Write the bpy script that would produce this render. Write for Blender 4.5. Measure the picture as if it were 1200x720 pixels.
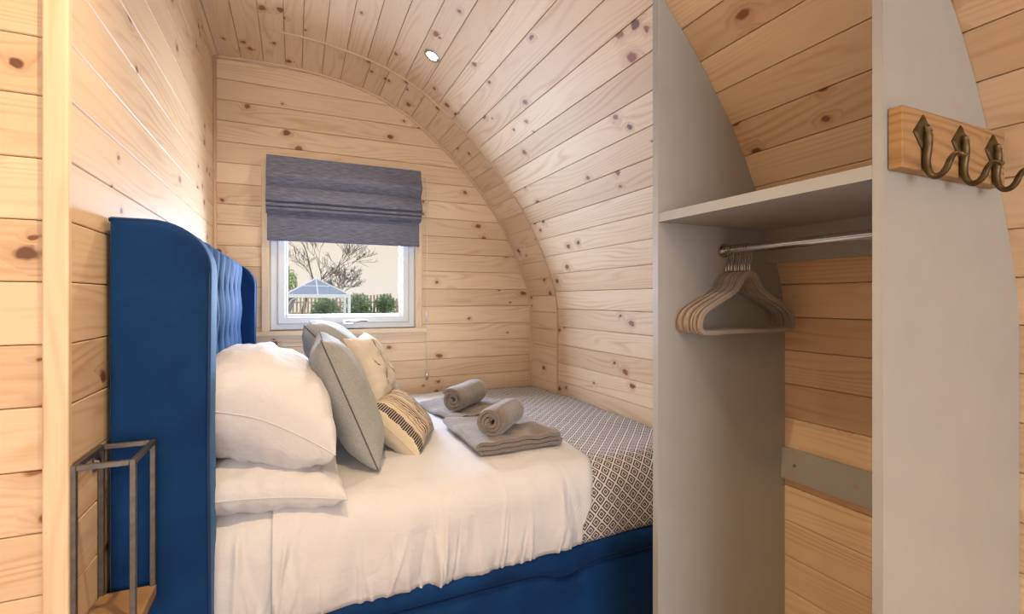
import bpy, bmesh, math, random
from mathutils import Vector, Matrix, noise
for o in list(bpy.data.objects): bpy.data.objects.remove(o)
C = bpy.context.scene.collection
S = bpy.context.scene
random.seed(7)
PI = math.pi
H = 1.2            # eye height above the floor; the scene is laid out relative to the eye and lifted at the end

# ---------------- camera ----------------
cd = bpy.data.cameras.new('camera'); cam = bpy.data.objects.new('camera', cd); C.objects.link(cam)
cd.sensor_width = 36; cd.lens = 564 / 1200 * 36; cd.shift_y = -9 / 1200; cd.clip_start = .02
cam.location = (0, 0, H); cam.rotation_euler = (PI / 2, 0, -math.radians(24.3))
S.camera = cam
# ---------------- sky, sun, exposure ----------------
w = bpy.data.worlds.new('world'); S.world = w; w.use_nodes = True
nt = w.node_tree; bg = nt.nodes['Background']
tc = nt.nodes.new('ShaderNodeTexCoord'); sp = nt.nodes.new('ShaderNodeSeparateXYZ'); cr = nt.nodes.new('ShaderNodeValToRGB')
nt.links.new(tc.outputs['Generated'], sp.inputs[0]); nt.links.new(sp.outputs['Z'], cr.inputs[0]); nt.links.new(cr.outputs[0], bg.inputs[0])
cr.color_ramp.elements[0].position = 0.0; cr.color_ramp.elements[0].color = (.93, .86, .76, 1)
cr.color_ramp.elements[1].position = .75; cr.color_ramp.elements[1].color = (.32, .55, 1, 1)
e = cr.color_ramp.elements.new(.16); e.color = (.95, .80, .66, 1)
bg.inputs[1].default_value = .66
def light(kind, name, loc, rot, energy, color, **k):
    l = bpy.data.lights.new(name, kind); l.energy = energy; l.color = color
    for a, b in k.items(): setattr(l, a, b)
    o = bpy.data.objects.new(name, l); C.objects.link(o); o.location = loc; o.rotation_euler = rot; return o
light('SUN', 'sun', (0, 0, 6), (math.radians(48), 0, math.radians(20)), 1.7, (1, .93, .83), angle=.02)
# added area lamp before the closed gable, in place of daylight behind the camera
light('AREA', 'front_fill', (-.1, -4.4, 1.25 - H), (PI / 2, 0, 0), 88, (.93, .965, 1), shape='RECTANGLE', size=2.7, size_y=2.0)
# daylight entering at the bedroom window
light('AREA', 'window_daylight', (.27, 3.16, .12), (-PI / 2, 0, 0), 33, (.60, .76, 1), shape='RECTANGLE', size=.7, size_y=.5)
S.view_settings.view_transform = 'Standard'; S.view_settings.look = 'None'; S.view_settings.gamma = 1
S.view_settings.exposure = 0.55; S.view_settings.use_curve_mapping = False

# ---------------- material helpers ----------------
def mat(name):
    m = bpy.data.materials.new(name); m.use_nodes = True
    b = m.node_tree.nodes['Principled BSDF']; return m, m.node_tree, b
def N(nt, t, **k):
    n = nt.nodes.new('ShaderNode' + t)
    for a, b in k.items():
        if a == 'op': n.operation = b
        elif isinstance(a, str) and a.startswith('i') and a[1:].isdigit():
            if isinstance(b, bpy.types.NodeSocket): nt.links.new(b, n.inputs[int(a[1:])])
            else: n.inputs[int(a[1:])].default_value = b
        else: setattr(n, a, b)
    return n
def M2(nt, op, a, b=0.0, c=0.0): return N(nt, 'Math', op=op, i0=a, i1=b, i2=c).outputs[0]
def mixc(nt, f, a, b):
    n = N(nt, 'Mix', data_type='RGBA'); 
    for i, v in ((0, f), (6, a), (7, b)):
        if isinstance(v, bpy.types.NodeSocket): nt.links.new(v, n.inputs[i])
        else: n.inputs[i].default_value = v
    return n.outputs[2]
def ramp(nt, f, stops):
    n = N(nt, 'ValToRGB'); nt.links.new(f, n.inputs[0]); r = n.color_ramp
    while len(r.elements) < len(stops): r.elements.new(.5)
    for el, (p, c) in zip(r.elements, stops): el.position = p; el.color = c if len(c) == 4 else (*c, 1)
    return n.outputs[0]
def bump(nt, b, h, s, d=.002):
    n = N(nt, 'Bump'); n.inputs['Strength'].default_value = s; n.inputs['Distance'].default_value = d
    nt.links.new(h, n.inputs['Height']); nt.links.new(n.outputs[0], b.inputs['Normal'])

def plain(name, col, rough=.5, metal=0, nscale=40, namt=.06, bmp=0, sheen=0, spec=.5):
    m, nt, b = mat(name)
    tc = N(nt, 'TexCoord'); no = N(nt, 'TexNoise'); nt.links.new(tc.outputs['Object'], no.inputs['Vector'])
    no.inputs['Scale'].default_value = nscale; no.inputs['Detail'].default_value = 4
    lo = [max(0, c * (1 - namt)) for c in col]; hi = [min(1, c * (1 + namt)) for c in col]
    nt.links.new(ramp(nt, no.outputs[0], [(.3, lo), (.7, hi)]), b.inputs['Base Color'])
    b.inputs['Roughness'].default_value = rough; b.inputs['Metallic'].default_value = metal
    b.inputs['Specular IOR Level'].default_value = spec
    if sheen: b.inputs['Sheen Weight'].default_value = sheen; b.inputs['Sheen Roughness'].default_value = .35
    if bmp: bump(nt, b, no.outputs[0], bmp, .002)
    return m

def pine(name, light_c, dark_c, knots=.39, var=.13, rough=.42, period=26, axes='xyz'):
    m, nt, b = mat(name)
    tc = N(nt, 'TexCoord'); oi = N(nt, 'ObjectInfo'); r = oi.outputs['Random']
    off = N(nt, 'CombineXYZ', i0=M2(nt, 'MULTIPLY', r, 57.3), i1=M2(nt, 'MULTIPLY', r, 23.1), i2=0.0)
    p = N(nt, 'VectorMath', op='ADD', i0=tc.outputs['Object'], i1=off.outputs[0]).outputs[0]
    s = N(nt, 'SeparateXYZ', i0=p); x, y = s.outputs['xyz'.index(axes[0])], s.outputs['xyz'.index(axes[1])]
    # knots: cells along the board, some of them empty
    kv = N(nt, 'CombineXYZ', i0=M2(nt, 'MULTIPLY', x, 9.0), i1=M2(nt, 'MULTIPLY', y, 13.0), i2=0.0).outputs[0]
    wob = N(nt, 'TexNoise', noise_dimensions='2D'); nt.links.new(kv, wob.inputs['Vector']); wob.inputs['Scale'].default_value = 2.5
    wv = N(nt, 'VectorMath', op='MULTIPLY_ADD', i0=wob.outputs['Color'], i1=(.22, .22, 0), i2=kv).outputs[0]
    vo = N(nt, 'TexVoronoi', voronoi_dimensions='2D'); nt.links.new(wv, vo.inputs['Vector']); vo.inputs['Scale'].default_value = 1; vo.inputs['Randomness'].default_value = .9
    cs = N(nt, 'SeparateXYZ', i0=vo.outputs['Color'])
    gp = N(nt, 'SeparateXYZ', i0=vo.outputs['Position'])
    gn = N(nt, 'TexNoise', noise_dimensions='1D'); nt.links.new(M2(nt, 'MULTIPLY', gp.outputs[0], .42), gn.inputs['W']); gn.inputs['Scale'].default_value = 1; gn.inputs['Detail'].default_value = 0
    has = M2(nt, 'MULTIPLY', M2(nt, 'LESS_THAN', cs.outputs[0], .62), M2(nt, 'GREATER_THAN', gn.outputs[0], 1 - knots))
    rad = M2(nt, 'MULTIPLY_ADD', cs.outputs[1], .150, .050)
    d = vo.outputs['Distance']
    core = N(nt, 'MapRange', i0=M2(nt, 'DIVIDE', d, rad), i1=1.15, i2=.75).outputs[0]
    core = M2(nt, 'MULTIPLY', core, has)
    halo = N(nt, 'MapRange', i0=M2(nt, 'DIVIDE', d, rad), i1=3.2, i2=.9).outputs[0]
    halo = M2(nt, 'MULTIPLY', halo, has)
    # grain: stretched rings, pushed aside round the knots
    big = N(nt, 'TexNoise', noise_dimensions='2D'); nt.links.new(N(nt, 'CombineXYZ', i0=M2(nt, 'MULTIPLY', x, .9), i1=M2(nt, 'MULTIPLY', y, 7.0), i2=0.0).outputs[0], big.inputs['Vector'])
    big.inputs['Scale'].default_value = 1; big.inputs['Detail'].default_value = 1.5
    ph = M2(nt, 'MULTIPLY_ADD', y, 2 * PI * period * 1.6, M2(nt, 'MULTIPLY', big.outputs[0], 62))
    ph = M2(nt, 'MULTIPLY_ADD', halo, 9.0, ph)
    ring = M2(nt, 'MULTIPLY_ADD', M2(nt, 'SINE', ph), .5, .5)
    ring = M2(nt, 'POWER', ring, 2.2)
    amp = N(nt, 'TexNoise', noise_dimensions='2D'); nt.links.new(N(nt, 'CombineXYZ', i0=M2(nt, 'MULTIPLY', x, 1.3), i1=M2(nt, 'MULTIPLY', y, 16.0), i2=0.0).outputs[0], amp.inputs['Vector']); amp.inputs['Scale'].default_value = 1
    ring = M2(nt, 'MULTIPLY', ring, N(nt, 'MapRange', i0=amp.outputs[0], i1=.36, i2=.66).outputs[0])
    fine = N(nt, 'TexNoise', noise_dimensions='2D'); nt.links.new(N(nt, 'CombineXYZ', i0=M2(nt, 'MULTIPLY', x, 5.0), i1=M2(nt, 'MULTIPLY', y, 420.0), i2=0.0).outputs[0], fine.inputs['Vector'])
    fine.inputs['Scale'].default_value = 1
    g = M2(nt, 'MULTIPLY_ADD', fine.outputs[0], .28, M2(nt, 'MULTIPLY', ring, .46))
    col = mixc(nt, g, (*light_c, 1), (*dark_c, 1))
    r2 = M2(nt, 'FRACT', M2(nt, 'MULTIPLY', r, 91.7))
    tint = mixc(nt, r2, (1 - var, 1 - 1.35 * var, 1 - 1.7 * var, 1), (1.04, 1.04, 1.04, 1))
    mm = N(nt, 'Mix', data_type='RGBA', blend_type='MULTIPLY'); mm.inputs[0].default_value = 1
    nt.links.new(col, mm.inputs[6]); nt.links.new(tint, mm.inputs[7]); col = mm.outputs[2]
    col = mixc(nt, M2(nt, 'MULTIPLY', halo, .38), col, (.42, .19, .085, 1))
    kc = mixc(nt, cs.outputs[2], (.115, .045, .025, 1), (.30, .105, .045, 1))
    col = mixc(nt, M2(nt, 'MULTIPLY', core, .92), col, kc)
    nt.links.new(col, b.inputs['Base Color']); b.inputs['Roughness'].default_value = rough
    b.inputs['Specular IOR Level'].default_value = .35
    bump(nt, b, g, .12, .001)
    return m

PINE = pine('pine_cladding', (.83, .665, .475), (.59, .355, .18), rough=.5)
PINE_TRIM = pine('pine_trim', (.80, .65, .46), (.60, .42, .24), knots=.0, var=.02)
MANGO = pine('mango_wood', (.42, .27, .135), (.10, .05, .025), knots=.2, rough=.5, period=60)
BEADM = pine('pine_bead_brown', (.66, .47, .32), (.50, .32, .19), knots=.0, var=.02)
PINE_POST = pine('pine_upright_trim', (.80, .65, .46), (.56, .36, .19), knots=.0, var=.02, axes='zx')
MANGO_FACE = pine('mango_wood_face', (.44, .27, .13), (.12, .055, .025), knots=.3, rough=.5, period=45, axes='xz')
GAP = plain('shadow_backing', (.30, .17, .09), .9)
GREY = plain('grey_laminate', (.385, .39, .38), .42, nscale=9, namt=.03)
STEEL = plain('brushed_grey_steel', (.15, .14, .135), .42, .75, 60, .2, .1)
CHROME = plain('chrome', (.62, .61, .60), .18, 1, 30, .04)
BRASS = plain('aged_brass', (.125, .095, .05), .48, .85, 45, .45, .3)
UPVC = plain('white_window_plastic', (.72, .76, .78), .3, nscale=5, namt=.02)
FLOORM = pine('floor_board_oak', (.36, .24, .15), (.22, .13, .07), knots=.1)
WHITE = plain('plaster_white', (.7, .68, .64), .8)

def velvet(name, c0, c1, sheen):
    m, nt, b = mat(name)
    tc = N(nt, 'TexCoord'); no = N(nt, 'TexNoise'); nt.links.new(tc.outputs['Object'], no.inputs['Vector'])
    no.inputs['Scale'].default_value = 5; no.inputs['Detail'].default_value = 5; no.inputs['Distortion'].default_value = .6
    n2 = N(nt, 'TexNoise'); nt.links.new(tc.outputs['Object'], n2.inputs['Vector']); n2.inputs['Scale'].default_value = 260
    nt.links.new(ramp(nt, no.outputs[0], [(.32, c0), (.72, c1)]), b.inputs['Base Color'])
    b.inputs['Roughness'].default_value = .75; b.inputs['Specular IOR Level'].default_value = .15
    b.inputs['Sheen Weight'].default_value = sheen; b.inputs['Sheen Roughness'].default_value = .4; b.inputs['Sheen Tint'].default_value = (.22, .5, 1, 1)
    bump(nt, b, n2.outputs[0], .25, .001)
    return m
VELVET = velvet('blue_velvet', (.001, .021, .090), (.003, .042, .155), .27)
VELVET_P = velvet('blue_velvet_piping', (.002, .016, .07), (.004, .026, .10), .3)

def cloth(name, c, rough=.85, weave=700, wr=14, wamt=.35, var=.05, sheen=.15):
    m, nt, b = mat(name)
    tc = N(nt, 'TexCoord'); no = N(nt, 'TexNoise'); nt.links.new(tc.outputs['Object'], no.inputs['Vector']); no.inputs['Scale'].default_value = wr; no.inputs['Detail'].default_value = 5; no.inputs['Distortion'].default_value = .8
    n2 = N(nt, 'TexNoise'); nt.links.new(tc.outputs['Object'], n2.inputs['Vector']); n2.inputs['Scale'].default_value = weave
    hi = [min(1, v * (1 + var)) for v in c]; lo = [v * (1 - var) for v in c]
    nt.links.new(ramp(nt, n2.outputs[0], [(.35, lo), (.65, hi)]), b.inputs['Base Color'])
    b.inputs['Roughness'].default_value = rough; b.inputs['Specular IOR Level'].default_value = .2
    b.inputs['Sheen Weight'].default_value = sheen
    h = M2(nt, 'ADD', M2(nt, 'MULTIPLY', no.outputs[0], 1.0), M2(nt, 'MULTIPLY', n2.outputs[0], .08))
    bump(nt, b, h, wamt, .02)
    return m
COTTON = cloth('white_cotton', (.625, .625, .655), wamt=.42, wr=9)
LINEN = cloth('grey_linen', (.31, .315, .305), wamt=.2, wr=16, weave=420, var=.18)
CREAM = cloth('cream_cotton', (.57, .495, .375), wamt=.25, wr=14)
TOWEL = cloth('mushroom_towelling', (.20, .165, .145), weave=520, wr=60, wamt=.22, var=.22, sheen=.5)
DARK_CORD = cloth('dark_piping', (.10, .10, .10))
HANGER = cloth('velvet_hanger_taupe', (.35, .29, .25), weave=900, wamt=.03, sheen=.4)

def blind_mat():
    m, nt, b = mat('woven_blue_grey_blind')
    tc = N(nt, 'TexCoord'); mp = N(nt, 'Mapping'); nt.links.new(tc.outputs['Object'], mp.inputs[0]); mp.inputs['Scale'].default_value = (22, 22, 330)
    no = N(nt, 'TexNoise'); nt.links.new(mp.outputs[0], no.inputs['Vector']); no.inputs['Scale'].default_value = 1; no.inputs['Detail'].default_value = 3
    nt.links.new(ramp(nt, no.outputs[0], [(.3, (.10, .11, .15)), (.55, (.17, .18, .235)), (.75, (.25, .255, .31))]), b.inputs['Base Color'])
    b.inputs['Roughness'].default_value = .9; b.inputs['Specular IOR Level'].default_value = .1
    bump(nt, b, no.outputs[0], .2, .001); return m
BLIND = blind_mat()

def throw_mat():
    m, nt, b = mat('geometric_throw')
    tc = N(nt, 'TexCoord'); mp = N(nt, 'Mapping'); nt.links.new(tc.outputs['UV'], mp.inputs[0])
    mp.inputs['Scale'].default_value = (1 / .034, 1 / .034, 1); mp.inputs['Rotation'].default_value = (0, 0, math.radians(45))
    s = N(nt, 'SeparateXYZ', i0=mp.outputs[0])
    px = M2(nt, 'ABSOLUTE', M2(nt, 'SUBTRACT', M2(nt, 'FRACT', s.outputs[0]), .5)); py = M2(nt, 'ABSOLUTE', M2(nt, 'SUBTRACT', M2(nt, 'FRACT', s.outputs[1]), .5))
    d = M2(nt, 'MAXIMUM', px, py)
    l1 = M2(nt, 'GREATER_THAN', d, .41)
    l2 = M2(nt, 'MULTIPLY', M2(nt, 'GREATER_THAN', d, .17), M2(nt, 'LESS_THAN', d, .27))
    l3 = M2(nt, 'LESS_THAN', d, .04)
    ln = M2(nt, 'MAXIMUM', M2(nt, 'MAXIMUM', l1, l2), l3)
    nt.links.new(mixc(nt, ln, (.055, .05, .06, 1), (.66, .63, .62, 1)), b.inputs['Base Color'])
    b.inputs['Roughness'].default_value = .9; b.inputs['Specular IOR Level'].default_value = .1; b.inputs['Sheen Weight'].default_value = .2
    n2 = N(nt, 'TexNoise'); nt.links.new(tc.outputs['Object'], n2.inputs['Vector']); n2.inputs['Scale'].default_value = 12
    bump(nt, b, n2.outputs[0], .15, .02); return m
THROW = throw_mat()

def stripe_mat():       # cushion face: uneven brown and cream woven stripes with a dark zigzag band; UV 0..1 on the face
    m, nt, b = mat('striped_cushion_face')
    tc = N(nt, 'TexCoord'); s = N(nt, 'SeparateXYZ', i0=tc.outputs['UV']); u, v = s.outputs[0], s.outputs[1]
    wob = N(nt, 'TexNoise'); nt.links.new(tc.outputs['UV'], wob.inputs['Vector']); wob.inputs['Scale'].default_value = 9
    uu = M2(nt, 'MULTIPLY_ADD', wob.outputs[0], .035, u)
    n1 = N(nt, 'TexNoise', noise_dimensions='1D'); nt.links.new(M2(nt, 'MULTIPLY', uu, 42), n1.inputs['W']); n1.inputs['Scale'].default_value = 1; n1.inputs['Detail'].default_value = 0
    st = ramp(nt, n1.outputs[0], [(.40, (.10, .065, .05)), (.47, (.48, .38, .27)), (.60, (.66, .55, .40))])
    zig = M2(nt, 'ABSOLUTE', M2(nt, 'SUBTRACT', M2(nt, 'FRACT', M2(nt, 'MULTIPLY', v, 30)), .5))
    band = M2(nt, 'MULTIPLY', M2(nt, 'GREATER_THAN', u, .03), M2(nt, 'LESS_THAN', u, M2(nt, 'MULTIPLY_ADD', zig, .05, .10)))
    dots = M2(nt, 'GREATER_THAN', zig, .36)
    bc = mixc(nt, dots, (.045, .04, .045, 1), (.5, .43, .33, 1))
    c = mixc(nt, band, st, bc)
    edge = M2(nt, 'LESS_THAN', u, .03)
    c = mixc(nt, edge, c, (.60, .51, .36, 1))
    nt.links.new(c, b.inputs['Base Color']); b.inputs['Roughness'].default_value = .9; b.inputs['Specular IOR Level'].default_value = .1
    bump(nt, b, n1.outputs[0], .3, .004); return m
STRIPE = stripe_mat()
def star_mat():
    m, nt, b = mat('cream_cushion_line_print')
    tc = N(nt, 'TexCoord'); sx = N(nt, 'SeparateXYZ', i0=tc.outputs['UV']); u, v = sx.outputs[0], sx.outputs[1]
    ln = None
    for (u0, k, va, vb, th) in ((.40, .10, .48, .90, .012), (.58, -.10, .48, .90, .012), (.30, .45, .22, .46, .013), (.68, -.45, .22, .46, .013), (.22, -.5, .5, .62, .013), (.76, .5, .5, .62, .013)):
        d = M2(nt, 'ABSOLUTE', M2(nt, 'SUBTRACT', M2(nt, 'SUBTRACT', u, u0), M2(nt, 'MULTIPLY', M2(nt, 'SUBTRACT', v, va), k)))
        q = M2(nt, 'MULTIPLY', M2(nt, 'LESS_THAN', d, th), M2(nt, 'MULTIPLY', M2(nt, 'GREATER_THAN', v, va), M2(nt, 'LESS_THAN', v, vb)))
        ln = q if ln is None else M2(nt, 'MAXIMUM', ln, q)
    nt.links.new(mixc(nt, ln, (.62, .55, .44, 1), (.06, .055, .06, 1)), b.inputs['Base Color'])
    b.inputs['Roughness'].default_value = .9; return m
STAR = star_mat()

def glass_mat():
    m, nt, b = mat('window_glass'); b.inputs['Transmission Weight'].default_value = 1; b.inputs['Roughness'].default_value = 0; b.inputs['IOR'].default_value = 1.0
    b.inputs['Base Color'].default_value = (1, 1, 1, 1)
    tr = nt.nodes.new('ShaderNodeBsdfTransparent'); gl = nt.nodes.new('ShaderNodeBsdfGlossy'); gl.inputs['Roughness'].default_value = .02
    mx = nt.nodes.new('ShaderNodeMixShader'); fr = nt.nodes.new('ShaderNodeFresnel'); fr.inputs[0].default_value = 1.1
    nt.links.new(fr.outputs[0], mx.inputs[0]); nt.links.new(tr.outputs[0], mx.inputs[1]); nt.links.new(gl.outputs[0], mx.inputs[2])
    nt.links.new(mx.outputs[0], nt.nodes['Material Output'].inputs[0]); nt.nodes.remove(b); return m
GLASS = glass_mat()
def emit(name, c, s):
    m, nt, b = mat(name); b.inputs['Emission Color'].default_value = (*c, 1); b.inputs['Emission Strength'].default_value = s; b.inputs['Base Color'].default_value = (.8, .8, .8, 1); return m

# ---------------- object helpers: everything is modelled in place, origin moved to the piece ----------------
WP = {}
def wpos(o): return WP.get(o.name, Vector((0, 0, 0)))
def obj(name, verts, faces, m, parent=None, origin=None, smooth=False, rot=None, uvs=None, mats=None, fmat=None):
    me = bpy.data.meshes.new(name)
    if origin is None:
        xs = [v[0] for v in verts]; ys = [v[1] for v in verts]; zs = [v[2] for v in verts]
        origin = Vector(((min(xs) + max(xs)) / 2, (min(ys) + max(ys)) / 2, min(zs)))
        vv = [Vector(v) - origin for v in verts]
    else:
        origin = Vector(origin); vv = [Vector(v) - origin for v in verts] if rot is None else verts
    me.from_pydata([tuple(v) for v in vv], [], faces); me.update()
    bm = bmesh.new(); bm.from_mesh(me); bmesh.ops.recalc_face_normals(bm, faces=bm.faces); bm.to_mesh(me); bm.free()
    if uvs:
        ul = me.uv_layers.new(name='UVMap')
        for l in me.loops: ul.data[l.index].uv = uvs[l.vertex_index]
    for k in (mats or [m]): me.materials.append(k)
    if fmat:
        for p, k in zip(me.polygons, fmat): p.material_index = k
    if smooth:
        for p in me.polygons: p.use_smooth = True
    o = bpy.data.objects.new(name, me); C.objects.link(o)
    WP[o.name] = origin
    if parent: o.parent = parent; o.location = origin - wpos(parent)
    else: o.location = origin
    if rot is not None: o.rotation_euler = rot.to_euler()
    return o
def tag(o, label, cat, group=None):
    o['label'] = label; o['category'] = cat
    if group: o['group'] = group
    return o
def thing(name, label, cat, loc, group=None):
    o = bpy.data.objects.new(name, None); C.objects.link(o); o.location = loc; WP[o.name] = Vector(loc); o.empty_display_size = .1
    return tag(o, label, cat, group)
def struct(o): o['kind'] = 'structure'; return o
def setting(name, loc=(0, 0, 0)):
    o = bpy.data.objects.new(name, None); C.objects.link(o); o.location = loc; WP[o.name] = Vector(loc); o['kind'] = 'structure'; return o
def box(name, a, b, m, parent=None, bev=0.0, seg=2, smooth=False):
    bm = bmesh.new(); bmesh.ops.create_cube(bm, size=1)
    for v in bm.verts: v.co = Vector([(a[i] + b[i]) / 2 + v.co[i] * (b[i] - a[i]) for i in range(3)])
    if bev: bmesh.ops.bevel(bm, geom=list(bm.edges), offset=bev, segments=seg, affect='EDGES', profile=.5)
    return from_bm(name, bm, m, parent, smooth)
def from_bm(name, bm, m, parent=None, smooth=False):
    bm.verts.index_update(); vs = [v.co.copy() for v in bm.verts]; fs = [[v.index for v in f.verts] for f in bm.faces]; bm.free()
    return obj(name, vs, fs, m, parent, smooth=smooth)
class MB:
    def __init__(s): s.v = []; s.f = []
    def add(s, v, f): n = len(s.v); s.v += [Vector(q) for q in v]; s.f += [[i + n for i in q] for q in f]; return s
    def box(s, a, b):
        v = [(x, y, z) for x in (a[0], b[0]) for y in (a[1], b[1]) for z in (a[2], b[2])]
        return s.add(v, [(0, 1, 3, 2), (4, 6, 7, 5), (0, 4, 5, 1), (2, 3, 7, 6), (0, 2, 6, 4), (1, 5, 7, 3)])
    def tube(s, pts, r, n=8, closed=False, cap=True):
        pts = [Vector(p) for p in pts]; L = len(pts); rs = r if isinstance(r, (list, tuple)) else [r] * L
        vs = []; up = None
        for i, p in enumerate(pts):
            a = pts[(i - 1) % L] if (closed or i > 0) else p; b = pts[(i + 1) % L] if (closed or i < L - 1) else p
            t = (b - a).normalized()
            if up is None: up = t.orthogonal().normalized()
            up = (up - t * up.dot(t)).normalized(); q = t.cross(up)
            for k in range(n):
                an = 2 * PI * k / n; vs.append(p + (up * math.cos(an) + q * math.sin(an)) * rs[i])
        fs = []
        for i in range(L if closed else L - 1):
            j = (i + 1) % L
            for k in range(n): fs.append((i * n + k, i * n + (k + 1) % n, j * n + (k + 1) % n, j * n + k))
        if not closed and cap: fs.append(tuple(range(n))[::-1]); fs.append(tuple((L - 1) * n + k for k in range(n)))
        return s.add(vs, fs)
    def prism(s, poly, axis, a, b):     # poly in the two other axes, in axis order
        n = len(poly); vs = []
        for h in (a, b):
            for p in poly:
                q = list(p); q.insert(axis, h); vs.append(q)
        return s.add(vs, [tuple(range(n)), tuple(range(n, 2 * n))[::-1]] + [(i, (i + 1) % n, n + (i + 1) % n, n + i) for i in range(n)])
    def build(s, name, m, parent=None, smooth=False): return obj(name, s.v, s.f, m, parent, smooth=smooth)
def smooth_by_angle(o, a=35):
    for p in o.data.polygons: p.use_smooth = True
    bm = bmesh.new(); bm.from_mesh(o.data)
    for e_ in bm.edges: e_.smooth = not (len(e_.link_faces) == 2 and e_.calc_face_angle(0) > math.radians(a))
    bm.to_mesh(o.data); bm.free(); return o

def plank(poly, org, xd, yd, parent, m=None, t=.016, ch=.0021, name='plank'):
    """a board: outline poly (x along the board, y across), chamfered front edges, front face turned to xd x yd"""
    m = m or PINE; n = len(poly); ins = []
    area = sum(poly[i][0] * poly[(i + 1) % n][1] - poly[(i + 1) % n][0] * poly[i][1] for i in range(n))
    if area < 0: poly = poly[::-1]
    for i in range(n):
        a, b, c = Vector(poly[i - 1]), Vector(poly[i]), Vector(poly[(i + 1) % n])
        d1 = (b - a).normalized(); d2 = (c - b).normalized(); n1 = Vector((-d1.y, d1.x)); n2 = Vector((-d2.y, d2.x))
        k = 1 + n1.dot(n2); ins.append(b + (n1 + n2) * (ch / max(k, .3)))
    vs = [(p[0], p[1], -t) for p in poly] + [(p[0], p[1], -ch) for p in poly] + [(p[0], p[1], 0) for p in ins]
    fs = [tuple(range(n))[::-1], tuple(range(2 * n, 3 * n))]
    for q in (0, n): fs += [(q + i, q + (i + 1) % n, q + n + (i + 1) % n, q + n + i) for i in range(n)]
    xd = Vector(xd).normalized(); yd = Vector(yd).normalized(); zd = xd.cross(yd)
    R = Matrix((xd, yd, zd)).transposed()
    # centre the local frame on the board
    cx = sum(p[0] for p in poly) / n; cy = sum(p[1] for p in poly) / n
    vs = [(v[0] - cx, v[1] - cy, v[2]) for v in vs]
    return obj(name, vs, fs, m, parent, origin=Vector(org) + xd * cx + yd * cy, rot=R)

# ---------------- the pod's cross-section ----------------
RP = [(-.12, 1.318), (.04, 1.312), (.145, 1.303), (.25, 1.287), (.35, 1.267), (.45, 1.237), (.545, 1.198), (.65, 1.143), (.765, 1.058), (.88, .965), (.98, .872), (1.06, .79),
      (1.125, .715), (1.19, .632), (1.255, .543), (1.31, .453), (1.355, .362), (1.402, .262), (1.44, .170), (1.472, .080), (1.490, 0), (1.497, -.055), (1.498, -.12), (1.498, -H)]
XC = -.12
PROF = [(2 * XC - x, z) for x, z in RP[:0:-1]] + RP
def arcpts(pts):
    s = [0]
    for a, b in zip(pts, pts[1:]): s.append(s[-1] + math.dist(a, b))
    return s
SA = arcpts(PROF)
def at_s(s):
    for i in range(len(SA) - 1):
        if s <= SA[i + 1] or i == len(SA) - 2:
            f = (s - SA[i]) / (SA[i + 1] - SA[i]); return Vector((PROF[i][0] + f * (PROF[i + 1][0] - PROF[i][0]), PROF[i][1] + f * (PROF[i + 1][1] - PROF[i][1])))
def s_of_x(x):       # upper half
    for i in range(len(PROF) - 1):
        a, b = PROF[i], PROF[i + 1]
        if a[0] <= x <= b[0] and a[1] > -.5 and b[1] > -.5 and b[0] > a[0]: return SA[i] + (x - a[0]) / (b[0] - a[0]) * (SA[i + 1] - SA[i])
def s_of_z(z):       # right side
    for i in range(len(PROF) - 2, 0, -1):
        a, b = PROF[i], PROF[i + 1]
        if b[1] <= z <= a[1]: return SA[i] + (a[1] - z) / (a[1] - b[1]) * (SA[i + 1] - SA[i])
def x_of_z(z): return at_s(s_of_z(z)).x
def z_of_x(x): return at_s(s_of_x(x)).y
D, D2, XL, YN = 3.0, 2.624, -.396, 1.185    # back wall, ceiling bead, partition face, partition's near corner

# ---------------- structure ----------------
# outer shell behind the boards
n = len(PROF); out = []
for i, p in enumerate(PROF):
    a = Vector(PROF[max(i - 1, 0)]); b = Vector(PROF[min(i + 1, n - 1)]); t = (b - a).normalized(); nn = Vector((-t.y, t.x)); out.append((Vector(p) + nn * .019, Vector(p) + nn * .10))
mb = MB(); vs = []
for y in (-4.62, 3.02):
    for a, b in out: vs += [(a.x, y, a.y), (b.x, y, b.y)]
fs = []
for i in range(n - 1):
    q = 2 * i; r = 2 * n + q
    fs += [(q, q + 2, r + 2, r), (q + 1, r + 1, r + 3, q + 3), (q, q + 1, q + 3, q + 2), (r, r + 2, r + 3, r + 1)]
fs += [(0, 2 * n, 2 * n + 1, 1), (2 * n - 2, 2 * n - 1, 4 * n - 1, 4 * n - 2)]
struct(obj('trim_1', vs, fs, GAP))
floor = setting('floor', (0, 0, -H))
box('subfloor', (-1.9, -4.7, -H - .08), (1.65, 3.1, -H - .012), GAP, floor)
y = -4.6; k = 0
while y < 3.0:
    plank([(0, 0), (3.28, 0), (3.28, .148), (0, .148)], (-1.76, y, -H), (1, 0, 0), (0, 1, 0), floor, FLOORM, t=.012, ch=.002); y += .15
ceil = setting('ceiling', (.1, 1, 1.3)); wr = setting('wall_right', (1.498, 1, -H))
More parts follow.
